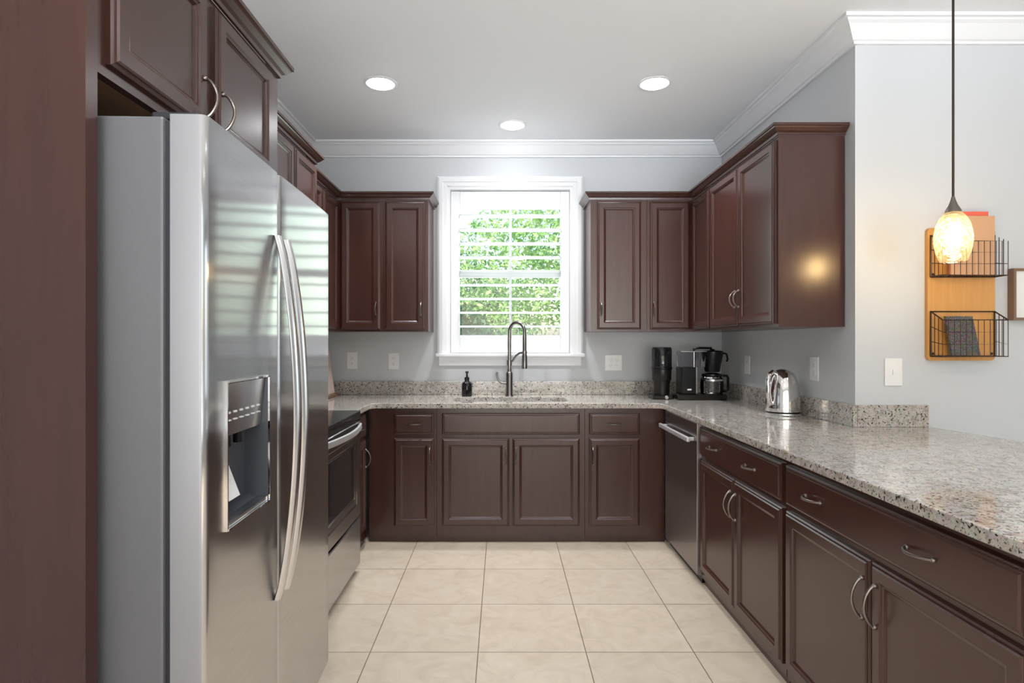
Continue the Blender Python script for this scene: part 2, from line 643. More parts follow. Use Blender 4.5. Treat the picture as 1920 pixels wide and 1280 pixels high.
s.box(0.052, 0.072, y0 + 0.008, y1 - 0.008, b0 + 0.05, 1.815).box(0.052, 0.072, y0 + 0.008, y1 - 0.008, 1.86, b1 - 0.05)
s.build('window_sash', M['white'], win)
boxobj('window_pane', M['glass'], (a0 + 0.03, a1 - 0.03, y0 + 0.015, y0 + 0.019, b0 + 0.03, b1 - 0.03), win)
# moulded casing: left, top, right legs mitred
CX0, CX1, CZ1 = -0.4927, 0.6097, 2.567
cprof = [(0.0, 0.0), (0.0, -0.020), (0.014, -0.026), (0.040, -0.026), (0.046, -0.020), (0.072, -0.018), (0.080, -0.012), (0.098, -0.012), (0.098, 0.0)]


def casing():
    m = MB()
    rings = []
    for (x, z, sx, sz) in ((CX0, WZ0, 1, 0), (CX0, CZ1, 1, -1), (CX1, CZ1, -1, -1), (CX1, WZ0, -1, 0)):
        rings.append([(x + sx * i, YB - 0.001 + y, z + sz * i) for i, y in cprof])
    m.loft(rings)
    return m


casing().build('window_casing', M['white'], win)
MB().box(CX0 - 0.012, CX1 + 0.012, YB - 0.055, YB + 0.02, WZ0 - 0.026, WZ0 - 0.0005).build('window_sill', M['white'], win, bevel=0.006)
ap = MB()
ap.loft([[(xx, YB - 0.001, 1.134), (xx, YB - 0.016, 1.134), (xx, YB - 0.020, 1.150), (xx, YB - 0.020, 1.178), (xx, YB - 0.030, 1.196), (xx, YB - 0.030, 1.2015), (xx, YB - 0.001, 1.2015)]
         for xx in (CX0 + 0.014, CX1 - 0.014)])
ap.build('window_apron', M['white'], win)

shut = thing('plantation_shutter', 'white plantation shutter with open louvers inside the window casing', 'shutter', (0.0585, YB + 0.02, WZ0 + 0.0))
SW = (WX1 - WX0) / 2 - 0.002
for sx in (-1, 1):
    xs = sorted((sx * SW, sx * 0.384))
    MB().box(xs[0], xs[1], -0.016, 0.016, 0.002, WZ1 - WZ0 - 0.002).build('stile', M['white'], shut, bevel=0.003)
MB().box(-0.3835, 0.3835, -0.016, 0.016, 0.002, 0.137).build('bottom_rail', M['white'], shut, bevel=0.003)
MB().box(-0.3835, 0.3835, -0.016, 0.016, 2.326 - WZ0, WZ1 - WZ0 - 0.002).build('top_rail', M['white'], shut, bevel=0.003)
for k in range(9):
    zc = 2.276 - 0.1056 * k - WZ0
    m = MB()
    rings = []
    for xx in (-0.3825, 0.3825):
        ring = []
        for q in range(16):
            a = 2 * PI * q / 16
            yy, zz = 0.050 * math.cos(a), 0.0055 * math.sin(a)
            t = math.radians(-4)
            ring.append((xx, 0.014 + yy * math.cos(t) - zz * math.sin(t), zc + yy * math.sin(t) + zz * math.cos(t)))
        rings.append(ring)
    m.loft(rings)
    m.build('louver', M['white'], shut, smooth=True)

struct(boxobj('ground', M['lawn'], (-14, 16, YB + 0.16, 26, -0.25, -0.13)))


def foliage(n, shapes, leaf, seed):
    rnd = random.Random(seed)
    m = MB()
    for _ in range(n):
        c, r = rnd.choice(shapes)
        while True:
            v = Vector((rnd.uniform(-1, 1), rnd.uniform(-1, 1), rnd.uniform(-1, 1)))
            if 0.35 < v.length < 1:
                break
        p = Vector(c) + Vector((v.x * r[0], v.y * r[1], v.z * r[2]))
        if p.z < 0.12:
            continue
        a = Vector((rnd.gauss(0, 1), rnd.gauss(0, 1), rnd.gauss(0, 1))).normalized()
        b = a.orthogonal().normalized()
        b = (Matrix.Rotation(rnd.uniform(0, 2 * PI), 3, a) @ b)
        s_ = leaf * rnd.uniform(0.6, 1.3)
        m.poly([p + b * s_, p + a.cross(b) * s_ * 0.45 + b * 0.1 * s_, p - b * s_, p - a.cross(b) * s_ * 0.45 + b * 0.1 * s_])
    return m


def tree(name, label, cat, loc, h, shapes, n, leaf, mat, seed, trunk_r=0.09):
    t = thing(name, label, cat, loc)
    m = MB()
    m.tube([(0, 0, 0), (0.04, 0.02, h * 0.35), (-0.05, 0, h * 0.7), (0.02, 0, h)], 0.1, 9, radii=[trunk_r * 1.3, trunk_r, trunk_r * 0.8, trunk_r * 0.4])
    m.build('trunk', M['bark'], t, smooth=True)
    foliage(n, shapes, leaf, seed).build('foliage', M[mat], t)
    return t


tree('leafy_shrub', 'dark green leafy shrub low outside the window, left half of the view', 'shrub', (-0.75, 7.6, -0.13), 1.2,
     [((0, 0, 0.95), (1.0, 0.6, 0.95)), ((-0.5, 0.1, 1.2), (0.7, 0.5, 0.75)), ((0.2, 0.2, 1.3), (0.5, 0.5, 0.62))], 9000, 0.040, 'leaf_dark', 3, 0.04)
tree('leafy_shrub', 'yellow green leafy shrub low outside the window, right half of the view', 'shrub', (1.55, 7.4, -0.13), 1.1,
     [((0, 0, 0.95), (0.85, 0.6, 0.95)), ((0.2, 0.1, 1.2), (0.7, 0.5, 0.7))], 8000, 0.040, 'leaf_light', 4, 0.04)
tree('leafy_tree', 'pale green leafy tree seen through the upper louvers', 'tree', (1.5, 9.6, -0.13), 2.6,
     [((0, 0, 3.0), (1.7, 1.0, 1.4)), ((-1.2, 0.2, 2.6), (1.2, 0.9, 1.2)), ((0.9, 0, 2.2), (1.0, 0.8, 1.1))], 13000, 0.050, 'leaf_light', 5)
tree('leafy_tree', 'mid green leafy tree behind the dark shrub outside the window', 'tree', (-1.6, 12.6, -0.13), 2.4,
     [((0, 0, 2.2), (1.7, 1.0, 1.6)), ((1.0, 0.2, 1.6), (1.4, 0.9, 1.4))], 13000, 0.050, 'leaf_dark', 6)


# ------------------------------------------------------------------ cabinets
DT = 0.020  # door thickness


def door_mesh(x0, x1, z0, z1, fw=0.055):
    return MB().panel(x0, x1, z0, z1, [(0.0, 0.0), (0.0, -0.010), (0.005, -0.0135), (0.009, -0.0145), (0.0095, -0.0165), (0.014, -0.020), (fw - 0.011, -0.020),
                                       (fw - 0.007, -0.0165), (fw - 0.002, -0.0150), (fw - 0.001, -0.0120), (fw + 0.006, -0.0085)])


def drawer_mesh(x0, x1, z0, z1):
    return MB().panel(x0, x1, z0, z1, [(0.0, 0.0), (0.0, -0.011), (0.004, -0.014), (0.009, -0.0155), (0.013, -0.0155), (0.017, -0.020)])


def pull(c, L, vertical, parent, out=0.028):
    """arched bow pull centred at c on a front whose face is at local y=c[1]"""
    x, y, z = c
    h = L / 2
    if vertical:
        p0, p1, ax = (x, y, z - h), (x, y, z + h), Vector((0, 0, 1))
    else:
        p0, p1, ax = (x - h, y, z), (x + h, y, z), Vector((1, 0, 0))
    m = MB()
    pts = arc_pts(Vector(p0) + Vector((0, -0.004, 0)), Vector(p1) + Vector((0, -0.004, 0)), (0, -out, 0), 13, 0.7)
    m.tube(pts, 0.0042, 8)
    for p in (p0, p1):
        m.lathe([(0.0075, -0.0005), (0.0075, 0.003), (0.005, 0.007)], p, 12, axis='y')
    return m.build('handle', M['nickel'], parent, smooth=True)


def fronts(t, items, zoff=0.0):
    for it in items:
        kind, x0, x1, z0, z1, hnd = it
        if kind == 'drawer':
            d = drawer_mesh(x0, x1, z0 - zoff, z1 - zoff).build('drawer', M['cab'], t)
            for hx in hnd:
                pull((hx, -DT, (z0 + z1) / 2 - zoff), 0.096, False, d)
        else:
            d = door_mesh(x0, x1, z0 - zoff, z1 - zoff).build('door', M['cab'], t)
            if hnd:
                hx, hz, L = hnd
                pull((hx, -DT, hz - zoff), L, True, d)


def base_cabinet(label, loc, rz, W, D, items, x_start=0.0):
    t = thing('base_cabinet', label, 'cabinet', loc, rz, 'kitchen base cabinets')
    m = MB()
    m.box(0, W, 0.0, 0.02, 0.035, 0.877)                       # face frame
    m.box(0, 0.016, 0.02, D, 0.035, 0.877).box(W - 0.016, W, 0.02, D, 0.035, 0.877)
    m.box(0.016, W - 0.016, 0.02, D, 0.09, 0.106)
    m.box(0.016, W - 0.016, D - 0.01, D, 0.106, 0.877)
    m.build('carcass', M['cab'], t)
    boxobj('toe_kick', M['cab'], (0, W, 0.012, 0.030, 0.0, 0.035), t)
    fronts(t, items)
    return t


DZ0, DZ1, RZ0, RZ1 = 0.108, 0.684, 0.708, 0.848      # door z range, drawer z range
HB = DZ1 - 0.115
YF = 3.876
# back run (front faces the camera)
bx = -0.875
base_cabinet('dark espresso base cabinet left of the sink, one small drawer over one narrow door', (bx, YF, 0), 0, 0.443, YB - YF - 0.004,
             [('drawer', -0.710 - bx, -0.448 - bx, RZ0, RZ1, [-0.579 - bx]),
              ('door', -0.710 - bx, -0.448 - bx, DZ0, DZ1, (-0.474 - bx, HB, 0.11))])
bx = -0.43
base_cabinet('dark espresso sink base cabinet below the window with blank top panel and two doors', (bx, YF, 0), 0, 0.97, YB - YF - 0.004,
             [('drawer', -0.396 - bx, 0.506 - bx, RZ0, RZ1, []),
              ('door', -0.396 - bx, 0.045 - bx, DZ0, DZ1, (0.022 - bx, HB, 0.11)),
              ('door', 0.066 - bx, 0.506 - bx, DZ0, DZ1, (0.089 - bx, HB, 0.11))])
bx = 0.542
base_cabinet('dark espresso base cabinet right of the sink, one small drawer over one door', (bx, YF, 0), 0, 0.524, YB - YF - 0.004,
             [('drawer', 0.568 - bx, 0.898 - bx, RZ0, RZ1, [0.733 - bx]),
              ('door', 0.568 - bx, 0.898 - bx, DZ0, DZ1, (0.592 - bx, HB, 0.11))])
# right run (front faces -x): local x runs towards the camera
XFR = 1.085


def right_cab(label, ya, yb, handles, zext=0.0):
    W = ya - yb
    mid = W / 2
    items = [('drawer', 0.014, W - 0.014, RZ0 - 0.008, RZ1, [W * handles[0], W * handles[1]]),
             ('door', 0.014, mid - 0.003, 0.078, DZ1 - 0.008, (mid - 0.030, HB - 0.012, 0.118)),
             ('door', mid + 0.003, W - 0.014, 0.078, DZ1 - 0.008, (mid + 0.030, HB - 0.012, 0.118))]
    return base_cabinet(label, (XFR, ya, 0), -PI / 2, W, XR - XFR - 0.004, items)


right_cab('dark espresso base cabinet next to the dishwasher with a wide drawer over two doors', 3.205, 2.253, (0.23, 0.70))
right_cab('widest dark espresso base cabinet at the near end of the peninsula, drawer over two doors', 2.247, 1.19, (0.21, 0.70))
# corner filler behind the dishwasher is covered by the worktop; left run corner cabinet
t = base_cabinet('dark espresso corner base cabinet squeezed between range and left back corner', (-0.895, 3.405, 0), PI / 2, 0.468, 0.585,
                 [('drawer', 0.02, 0.40, RZ0, RZ1, [0.21]), ('door', 0.02, 0.40, DZ0, DZ1, (0.37, HB, 0.11))])

# wall cabinets
UB, UT = 1.387, 2.315


def wall_cabinet(label, loc, rz, W, H, D, items, bottom='cab'):
    t = thing('wall_cabinet', label, 'cabinet', loc, rz, 'kitchen wall cabinets')
    m = MB()
    m.box(0, W, 0, D, 0.0, H)
    m.build('carcass', M['cab'], t)
    fronts(t, items, loc[2])
    return t


YU = 4.165
UD0, UD1 = 1.402, 2.300
HU = 1.545
D_U = YB - YU - 0.003
wall_cabinet('dark espresso wall cabinet left of the window with one door', (-0.838, YU, UB), 0, 0.315, UT - UB, D_U,
             [('door', -0.826 - -0.838, -0.546 - -0.838, UD0, UD1, (-0.572 + 0.838, HU, 0.09))])
wall_cabinet('dark espresso wall cabinet right of the window with one door', (0.622, YU, UB), 0, 0.396, UT - UB, D_U,
             [('door', 0.668 - 0.622, 0.975 - 0.622, UD0, UD1, (0.694 - 0.622, HU, 0.09))])
XUR = 1.342


def corner_cabinet(label, right):
    """L-shaped corner unit"""
    if right:
        pts = [(1.020, YU), (XUR, YU), (XUR, 3.79), (XR - 0.003, 3.79), (XR - 0.003, YB - 0.003), (1.020, YB - 0.003)]
    else:
        pts = [(-0.840, YU), (-0.840, YB - 0.003), (XL + 0.003, YB - 0.003), (XL + 0.003, 3.79), (-1.165, 3.79), (-1.165, YU)]
    t = thing('corner_wall_cabinet', label, 'cabinet', (0, 0, UB), 0, 'kitchen wall cabinets')
    MB().prism(pts, 0, UT - UB).build('carcass', M['cab'], t)
    if right:
        d = door_mesh(1.040, 1.318, UD0 - UB, UD1 - UB)
        d.xform(Matrix.Translation((0, YU, 0)))
        d1 = d.build('door', M['cab'], t)
        h = pull((1.064, YU - DT, HU - UB), 0.09, True, d1)
        d = door_mesh(0.026, 0.365, UD0 - UB, UD1 - UB)
        d.xform(Matrix.Translation((XUR, YU, 0)) @ Matrix.Rotation(-PI / 2, 4, 'Z'))
        d.build('door', M['cab'], t)
    else:
        d = door_mesh(-1.140, -0.862, UD0 - UB, UD1 - UB)
        d.xform(Matrix.Translation((0, YU, 0)))
        d1 = d.build('door', M['cab'], t)
        pull((-0.888, YU - DT, HU - UB), 0.09, True, d1)
        d = door_mesh(0.010, 0.349, UD0 - UB, UD1 - UB)
        d.xform(Matrix.Translation((-1.165, 3.79, 0)) @ Matrix.Rotation(PI / 2, 4, 'Z'))
        d.build('door', M['cab'], t)
    return t


corner_cabinet('dark espresso corner wall cabinet wrapping the right back corner above the coffee maker', True)
corner_cabinet('dark espresso corner wall cabinet wrapping the left back corner', False)
W_ = 3.788 - 2.87
wall_cabinet('dark espresso two-door wall cabinet with bare end panel catching the pendant glow', (XUR, 3.788, UB), -PI / 2, W_, UT - UB, XR - XUR - 0.003,
             [('door', 0.012, 0.456, UD0, UD1, (0.432, HU + 0.01, 0.09)), ('door', 0.462, W_ - 0.016, UD0, UD1, (0.486, HU + 0.01, 0.09))])
wall_cabinet('narrow dark espresso wall cabinet between the range cabinet and the left corner', (-1.165, 3.475, UB), PI / 2, 0.313, UT - UB, 0.320,
             [('door', 0.014, 0.300, UD0, UD1, None)])
wall_cabinet('raised dark espresso wall cabinet above the range with two small doors', (-1.10, 2.70, 1.87), PI / 2, 0.765, 2.355 - 1.87, 0.385,
             [('door', 0.012, 0.372, 1.885, 2.335, (0.345, 1.965, 0.09)), ('door', 0.392, 0.750, 1.885, 2.335, (0.418, 1.965, 0.09))])

# fridge surround
XP = -0.779
pan = boxobj('tall_end_panel', M['cab'], (XL + 0.003, -0.764, 1.082, 1.114, 0.0, 2.235))
tag(pan, 'tall dark espresso end panel beside the refrigerator, floor to above the fridge cabinet', 'panel')
fz0, fz1 = 1.833, 2.228
ft = thing('wall_cabinet', 'dark espresso two-door cabinet mounted over the refrigerator', 'cabinet', (XP, 1.128, fz0), PI / 2, 'kitchen wall cabinets')
fm = MB()
WF = 2.044 - 1.128
fm.box(0, WF, 0, 0.02, 0, fz1 - fz0)
fm.box(0, 0.018, 0.02, 0.70, 0, fz1 - fz0).box(WF - 0.018, WF, 0.02, 0.70, 0, fz1 - fz0).box(0.018, WF - 0.018, 0.02, 0.70, fz1 - fz0 - 0.018, fz1 - fz0)
fm.build('carcass', M['cab'], ft)
boxobj('bottom_panel', M['cab_inside'], (0.018, WF - 0.018, 0.02, 0.70, 0.012, 0.028), ft)
fronts(ft, [('door', 0.030, 0.402, 1.857, fz1 - 0.018, (0.378, 1.935, 0.10)), ('door', 0.452, 0.838, 1.857, fz1 - 0.018, (0.476, 1.935, 0.10))], fz0)

# crown mouldings on the cabinets
cc_prof = [(-0.002, 0.0), (0.007, 0.0), (0.009, 0.012), (0.018, 0.018), (0.031, 0.031), (0.034, 0.036), (0.040, 0.038), (0.040, 0.050), (-0.002, 0.050)]


def cabinet_crown(label, path, z, left_side, scale=1.0):
    prof = [(o * scale, z + zz * scale) for o, zz in cc_prof]
    o = MB().loft(plan_sweep(path, prof, left_side)).build('cabinet_crown', M['cab'])
    tag(o, label, 'moulding', 'cabinet crown mouldings')
    return o


cabinet_crown('dark crown moulding along the top of the right hand wall cabinets', [(0.619, YB - 0.004), (0.619, YU - 0.003), (XUR - 0.003, YU - 0.003), (XUR - 0.003, 2.867), (XR - 0.004, 2.867)], UT + 0.0005, False)
cabinet_crown('dark crown moulding along the top of the wall cabinets in the left back corner', [(-1.162, 3.508), (-1.162, YU - 0.003), (-0.520, YU - 0.003), (-0.520, YB - 0.004)], UT + 0.0005, False)
cabinet_crown('dark crown moulding on the raised cabinet above the range', [(-1.097, 2.70), (-1.097, 3.467), (XL + 0.004, 3.467)], 2.3555, False)
cabinet_crown('dark crown moulding on the cabinet over the refrigerator', [(XP + 0.003, 1.09), (XP + 0.003, 2.047), (XL + 0.12, 2.047)], fz1 + 0.0005, False, 1.0)


# ------------------------------------------------------------------ worktop, backsplashes, sink
def arc2(cx, cy, r, a0, a1, n=6):
    return [(cx + r * math.cos(math.radians(a0 + (a1 - a0) * k / n)), cy + r * math.sin(math.radians(a0 + (a1 - a0) * k / n))) for k in range(n + 1)]


XCE = 1.038
outline = [(XL + 0.002, YB - 0.002), (XL + 0.002, 3.398), (-0.853, 3.398)]
outline += arc2(-0.853 + 0.05, 3.848 - 0.05, 0.05, 180, 90)
outline += arc2(XCE - 0.05, 3.848 - 0.05, 0.05, 90, 0)
outline += [(XCE, 1.14)]
outline += arc2(2.14 - 0.12, 1.14 + 0.12, 0.12, 270, 360)
outline += [(2.14, 2.20)] + [(2.085, 2.36), (2.03, 2.70), (2.005, YJ - 0.002)]
outline += [(XR - 0.002, YJ - 0.002), (XR - 0.002, YB - 0.002)]
hx0, hx1, hy0, hy1, hr = -0.335, 0.445, 3.955, 4.285, 0.06
hole = arc2(hx1 - hr, hy1 - hr, hr, 0, 90) + arc2(hx0 + hr, hy1 - hr, hr, 90, 180) + arc2(hx0 + hr, hy0 + hr, hr, 180, 270) + arc2(hx1 - hr, hy0 + hr, hr, 270, 360)
cb = bmesh.new()
edges = []
for loop in (outline, hole):
    vs = [cb.verts.new((x, y, 0.8795)) for x, y in loop]
    edges += [cb.edges.new((vs[i], vs[(i + 1) % len(vs)])) for i in range(len(vs))]
bmesh.ops.triangle_fill(cb, use_beauty=True, edges=edges)
res = bmesh.ops.extrude_face_region(cb, geom=list(cb.faces))
bmesh.ops.translate(cb, vec=(0, 0, 0.0345), verts=[v for v in res['geom'] if isinstance(v, bmesh.types.BMVert)])
mb = MB()
mb.bm.free()
mb.bm = cb
ct = mb.build('countertop', M['granite'], bevel=0.006, segs=3)
tag(ct, 'speckled beige granite countertop running round the kitchen onto the peninsula', 'countertop')
CT = 0.9142

for lab, dims in (('speckled granite backsplash strip along the back wall under the window', (XL + 0.024, XR - 0.024, YB - 0.022, YB - 0.002, CT, 1.017)),
                  ('speckled granite backsplash strip behind the kettle along the right wall', (XR - 0.022, XR - 0.002, YJ - 0.022, YB - 0.002, CT, 1.017)),
                  ('speckled granite backsplash strip under the light switch at the peninsula', (XR, 2.000, YJ - 0.022, YJ - 0.002, CT, 1.017)),
                  ('speckled granite backsplash strip on the left wall beside the range', (XL + 0.002, XL + 0.022, 3.40, YB - 0.002, CT, 1.017))):
    tag(boxobj('backsplash', M['granite'], dims, None, 0.002), lab, 'backsplash', 'granite backsplashes')

# sink
sk = thing('kitchen_sink', 'undermount steel sink set in the granite below the window', 'sink', (0.055, 4.12, 0.70))
sb = MB()


def rrect(x0, x1, y0, y1, r, z):
    return [(x, y, z) for x, y in arc2(x1 - r, y1 - r, r, 0, 90) + arc2(x0 + r, y1 - r, r, 90, 180) + arc2(x0 + r, y0 + r, r, 180, 270) + arc2(x1 - r, y0 + r, r, 270, 360)]


hw, hd = 0.395, 0.169
sb.loft([rrect(-hw - 0.012, hw + 0.012, -hd - 0.012, hd + 0.012, 0.07, 0.179), rrect(-hw, hw, -hd, hd, 0.062, 0.179), rrect(-hw + 0.01, hw - 0.01, -hd + 0.01, hd - 0.01, 0.06, 0.02),
         rrect(-hw + 0.03, hw - 0.03, -hd + 0.03, hd - 0.03, 0.05, 0.0)], False, True)
sb.build('basin', M['steel_trim'], sk, smooth=True)
MB().lathe([(0.045, 0.001), (0.045, 0.004), (0.03, 0.003), (0.012, 0.001)], (0, 0, 0), 24).build('drain', M['chrome'], sk, smooth=True)

# faucet
fa = thing('kitchen_faucet', 'tall gunmetal pull-down faucet with docking arm behind the sink', 'faucet', (0.052, 4.375, CT))
MB().lathe([(0.030, 0.0), (0.030, 0.006), (0.026, 0.012), (0.026, 0.165), (0.022, 0.175), (0.0165, 0.182), (0.0165, 0.20)], (0, 0, 0), 24).build('base_column', M['faucet'], fa, smooth=True)
pts = [(0, 0, 0.19), (0, 0, 0.30), (0, 0, 0.42)]
for k in range(1, 13):
    a = PI * k / 12
    pts.append((0.055 - 0.055 * math.cos(a), -(0.055 - 0.055 * math.cos(a)) * 0.55, 0.468 + 0.075 * math.sin(a)))
pts += [(0.11, -0.0605, 0.42), (0.11, -0.0605, 0.36)]
MB().tube(pts, 0.0135, 14).build('spout', M['faucet'], fa, smooth=True)
MB().lathe([(0.0145, 0.14), (0.0145, 0.0), (0.019, -0.01), (0.021, -0.09), (0.020, -0.105), (0.014, -0.106)], (0.11, -0.0605, 0.31), 20).build('spray_head', M['faucet'], fa, smooth=True)
MB().tube([(0, 0, 0.245), (0.025, -0.014, 0.262), (0.05, -0.0275, 0.30), (0.075, -0.041, 0.318), (0.11, -0.0605, 0.322)], 0.0075, 10).lathe([(0.019, 0.225), (0.019, 0.265)], (0, 0, 0), 18).lathe(
    [(0.0185, 0.31), (0.0185, 0.334)], (0.11, -0.0605, 0), 18).build('docking_arm', M['faucet'], fa, smooth=True)
MB().tube([(-0.02, 0, 0.095), (-0.055, -0.004, 0.097), (-0.082, -0.006, 0.115), (-0.092, -0.007, 0.15), (-0.092, -0.007, 0.178)], 0.008, 10, radii=[0.013, 0.012, 0.008, 0.007, 0.0075]).build(
    'lever', M['faucet'], fa, smooth=True)

# soap bottle
so = thing('soap_dispenser', 'small black pump soap bottle on the counter left of the faucet', 'soap dispenser', (-0.262, 4.36, CT))
MB().lathe([(0.036, 0.0), (0.039, 0.006), (0.039, 0.088), (0.034, 0.100), (0.018, 0.110), (0.016, 0.118)], (0, 0, 0), 24).build('bottle', M['black_gloss'], so, smooth=True)
MB().lathe([(0.018, 0.1185), (0.018, 0.138), (0.008, 0.142), (0.006, 0.168), (0.012, 0.170), (0.012, 0.182), (0.004, 0.184)], (0, 0, 0), 18).tube(
    [(0, 0, 0.177), (0.0, -0.03, 0.177), (0.0, -0.042, 0.170)], 0.0055, 8).build('pump', M['black'], so, smooth=True)

# ------------------------------------------------------------------ refrigerator
FR = thing('refrigerator', 'side-by-side stainless steel refrigerator with water dispenser', 'refrigerator', (-0.5715, 1.138, 0.0), math.atan2(0.914, -0.0305) - PI / 2 + PI / 2)
# local frame: x along the front (away from the camera), y into the body, z up
FRZ = 1.75
FWID = 0.914
boxobj('body', M['steel_side'], (0.004, FWID - 0.004, 0.082, 0.80, 0.03, FRZ), FR, 0.006)
boxobj('gasket', M['gasket'], (0.010, FWID - 0.010, 0.068, 0.082, 0.14, FRZ - 0.010), FR)
boxobj('base_grille', M['gasket'], (0.01, FWID - 0.01, 0.10, 0.13, 0.0, 0.11), FR)
SEAM = 0.409
DB = 0.215


def door_front(x0, x1, z0, z1, hole=None, bow=0.003, depth=0.068, nseg=10):
    """bowed door with rounded upright edges and an optional rectangular opening"""
    m = MB()
    r = 0.014
    xs = [x0 + r * (1 - math.cos(math.radians(a))) for a in (0, 22, 45, 67, 90)]
    ys = [r * (1 - math.sin(math.radians(a))) for a in (0, 22, 45, 67, 90)]
    inner = [x0 + r + (x1 - x0 - 2 * r) * k / nseg for k in range(1, nseg)]
    if hole:
        inner = [x for x in inner if not (hole[0] - 0.02 < x < hole[1] + 0.02)] + [hole[0], hole[1]]
        inner.sort()
    X = xs + inner + [x0 + x1 - x for x in xs[::-1]]
    Y = ys + [0.0] * len(inner) + ys[::-1]
    Y = [y - bow * (1 - ((x - (x0 + x1) / 2) / ((x1 - x0) / 2)) ** 2) for x, y in zip(X, Y)]
    Z = [z0] + ([hole[2], hole[3]] if hole else []) + [z1]
    g = [[m.bm.verts.new((x, y, z)) for x, y in zip(X, Y)] for z in Z]
    for i in range(len(Z) - 1):
        for j in range(len(X) - 1):
            if hole and i == 1 and X[j] >= hole[0] - 1e-6 and X[j + 1] <= hole[1] + 1e-6:
                continue
            m.bm.faces.new((g[i][j], g[i][j + 1], g[i + 1][j + 1], g[i + 1][j]))
    bk = [[m.bm.verts.new((x, depth, z)) for x in (x0, x1)] for z in (z0, z1)]
    m.bm.faces.new([bk[0][0], bk[0][1], bk[1][1], bk[1][0]])
    m.bm.faces.new([g[k][0] for k in range(len(Z))] + [bk[1][0], bk[0][0]])
    m.bm.faces.new([g[k][-1] for k in range(len(Z))] + [bk[1][1], bk[0][1]])
    m.bm.faces.new(g[0] + [bk[0][1], bk[0][0]])
    m.bm.faces.new(g[-1] + [bk[1][1], bk[1][0]])
    return m


NX0, NX1, NZ0, NZ1 = 0.084, 0.318, 0.925, 1.228
fd = door_front(0.0, SEAM - 0.003, DB, FRZ + 0.002, (NX0, NX1, NZ0, NZ1)).build('freezer_door', M['steel'], FR, smooth=True, angle=35)
rd = door_front(SEAM + 0.003, FWID, DB, FRZ + 0.002).build('fresh_food_door', M['steel'], FR, smooth=True, angle=35)
for dr in (fd, rd):                       # plain satin edge returns on both doors
    dr.data.materials.append(M['door_edge'])
    for p in dr.data.polygons:
        if abs(p.normal.x) > 0.85:
            p.material_index = 1
# dispenser recess
n = MB()
n.loft([[(NX0, -0.004, NZ0), (NX1, -0.004, NZ0), (NX1, -0.004, NZ1), (NX0, -0.004, NZ1)],
        [(NX0 + 0.006, 0.050, NZ0 + 0.02), (NX1 - 0.006, 0.050, NZ0 + 0.02), (NX1 - 0.006, 0.050, NZ1 - 0.004), (NX0 + 0.006, 0.050, NZ1 - 0.004)]], False, True)
n.build('dispenser_niche', M['niche'], fd)
m = MB()
m.loft([[(NX0 + 0.003, yy, zz) for yy, zz in ((0.040, NZ1 - 0.003), (0.002, NZ1 - 0.003), (0.012, 1.112), (0.040, 1.112))],
        [(NX1 - 0.003, yy, zz) for yy, zz in ((0.040, NZ1 - 0.003), (0.002, NZ1 - 0.003), (0.012, 1.112), (0.040, 1.112))]])
m.build('control_panel', M['steel_trim'], fd)
m = MB()
for k in range(6):
    xx = NX0 + 0.030 + k * 0.033
    m.box(xx, xx + 0.012, 0.0055, 0.012, 1.160, 1.164)
    m.box(xx + 0.002, xx + 0.018, 0.0065, 0.013, 1.144, 1.1465)
m.build('button_marks', M['plate'], fd)
# trim ring round the opening
m = MB()
for dims in ((NX0 - 0.004, NX0, -0.0075, 0.0, NZ0 - 0.004, NZ1 + 0.004), (NX1, NX1 + 0.004, -0.0085, 0.0, NZ0 - 0.004, NZ1 + 0.004),
             (NX0, NX1, -0.0085, 0.0, NZ1, NZ1 + 0.004), (NX0, NX1, -0.0085, 0.0, NZ0 - 0.004, NZ0)):
    m.box(*dims)
m.build('dispenser_trim', M['chrome'], fd)
m = MB()
m.loft([[(0.150, 0.046, 1.040), (0.205, 0.046, 1.040), (0.205, 0.049, 1.040), (0.150, 0.049, 1.040)],
        [(0.145, 0.020, 0.965), (0.210, 0.020, 0.965), (0.210, 0.026, 0.962), (0.145, 0.026, 0.962)]])
m.build('dispenser_paddle', M['plate'], fd)
for nx, nr in ((0.150, 0.012), (0.215, 0.010)):
    MB().lathe([(nr, 1.085), (nr, 1.111)], (nx, 0.028, 0), 14).build('spout_nozzle', M['black'], fd)
MB().box(NX0 + 0.004, NX1 - 0.004, -0.004, 0.046, NZ0 + 0.001, NZ0 + 0.010).build('drip_tray', M['steel_trim'], fd)


def fridge_handle(xc, parent, lo, hi):
    m = MB()
    rings = []
    N = 26
    for k in range(N + 1):
        t = k / N
        z = lo + (hi - lo) * t
        b = math.sin(PI * t) ** 0.75
        y = -0.010 - 0.050 * b
        wdt = 0.012 + 0.004 * b
        th = 0.010
        rings.append([(xc + dx * wdt, y + dy * th, z) for dx, dy in ((-1, 0.6), (-0.75, -0.4), (0, -0.8), (0.75, -0.4), (1, 0.6), (0.5, 1), (-0.5, 1))])
    m.loft(rings)
    return m.build('handle', M['steel_trim'], parent, smooth=True, angle=60)


fridge_handle(SEAM - 0.034, fd, 0.655, 1.585)
fridge_handle(SEAM + 0.034, rd, 0.655, 1.585)
for hx in (0.03, FWID - 0.10):
    MB().box(hx, hx + 0.07, 0.03, 0.12, FRZ + 0.003, FRZ + 0.018).build('hinge_cover', M['gasket'], FR, bevel=0.004)

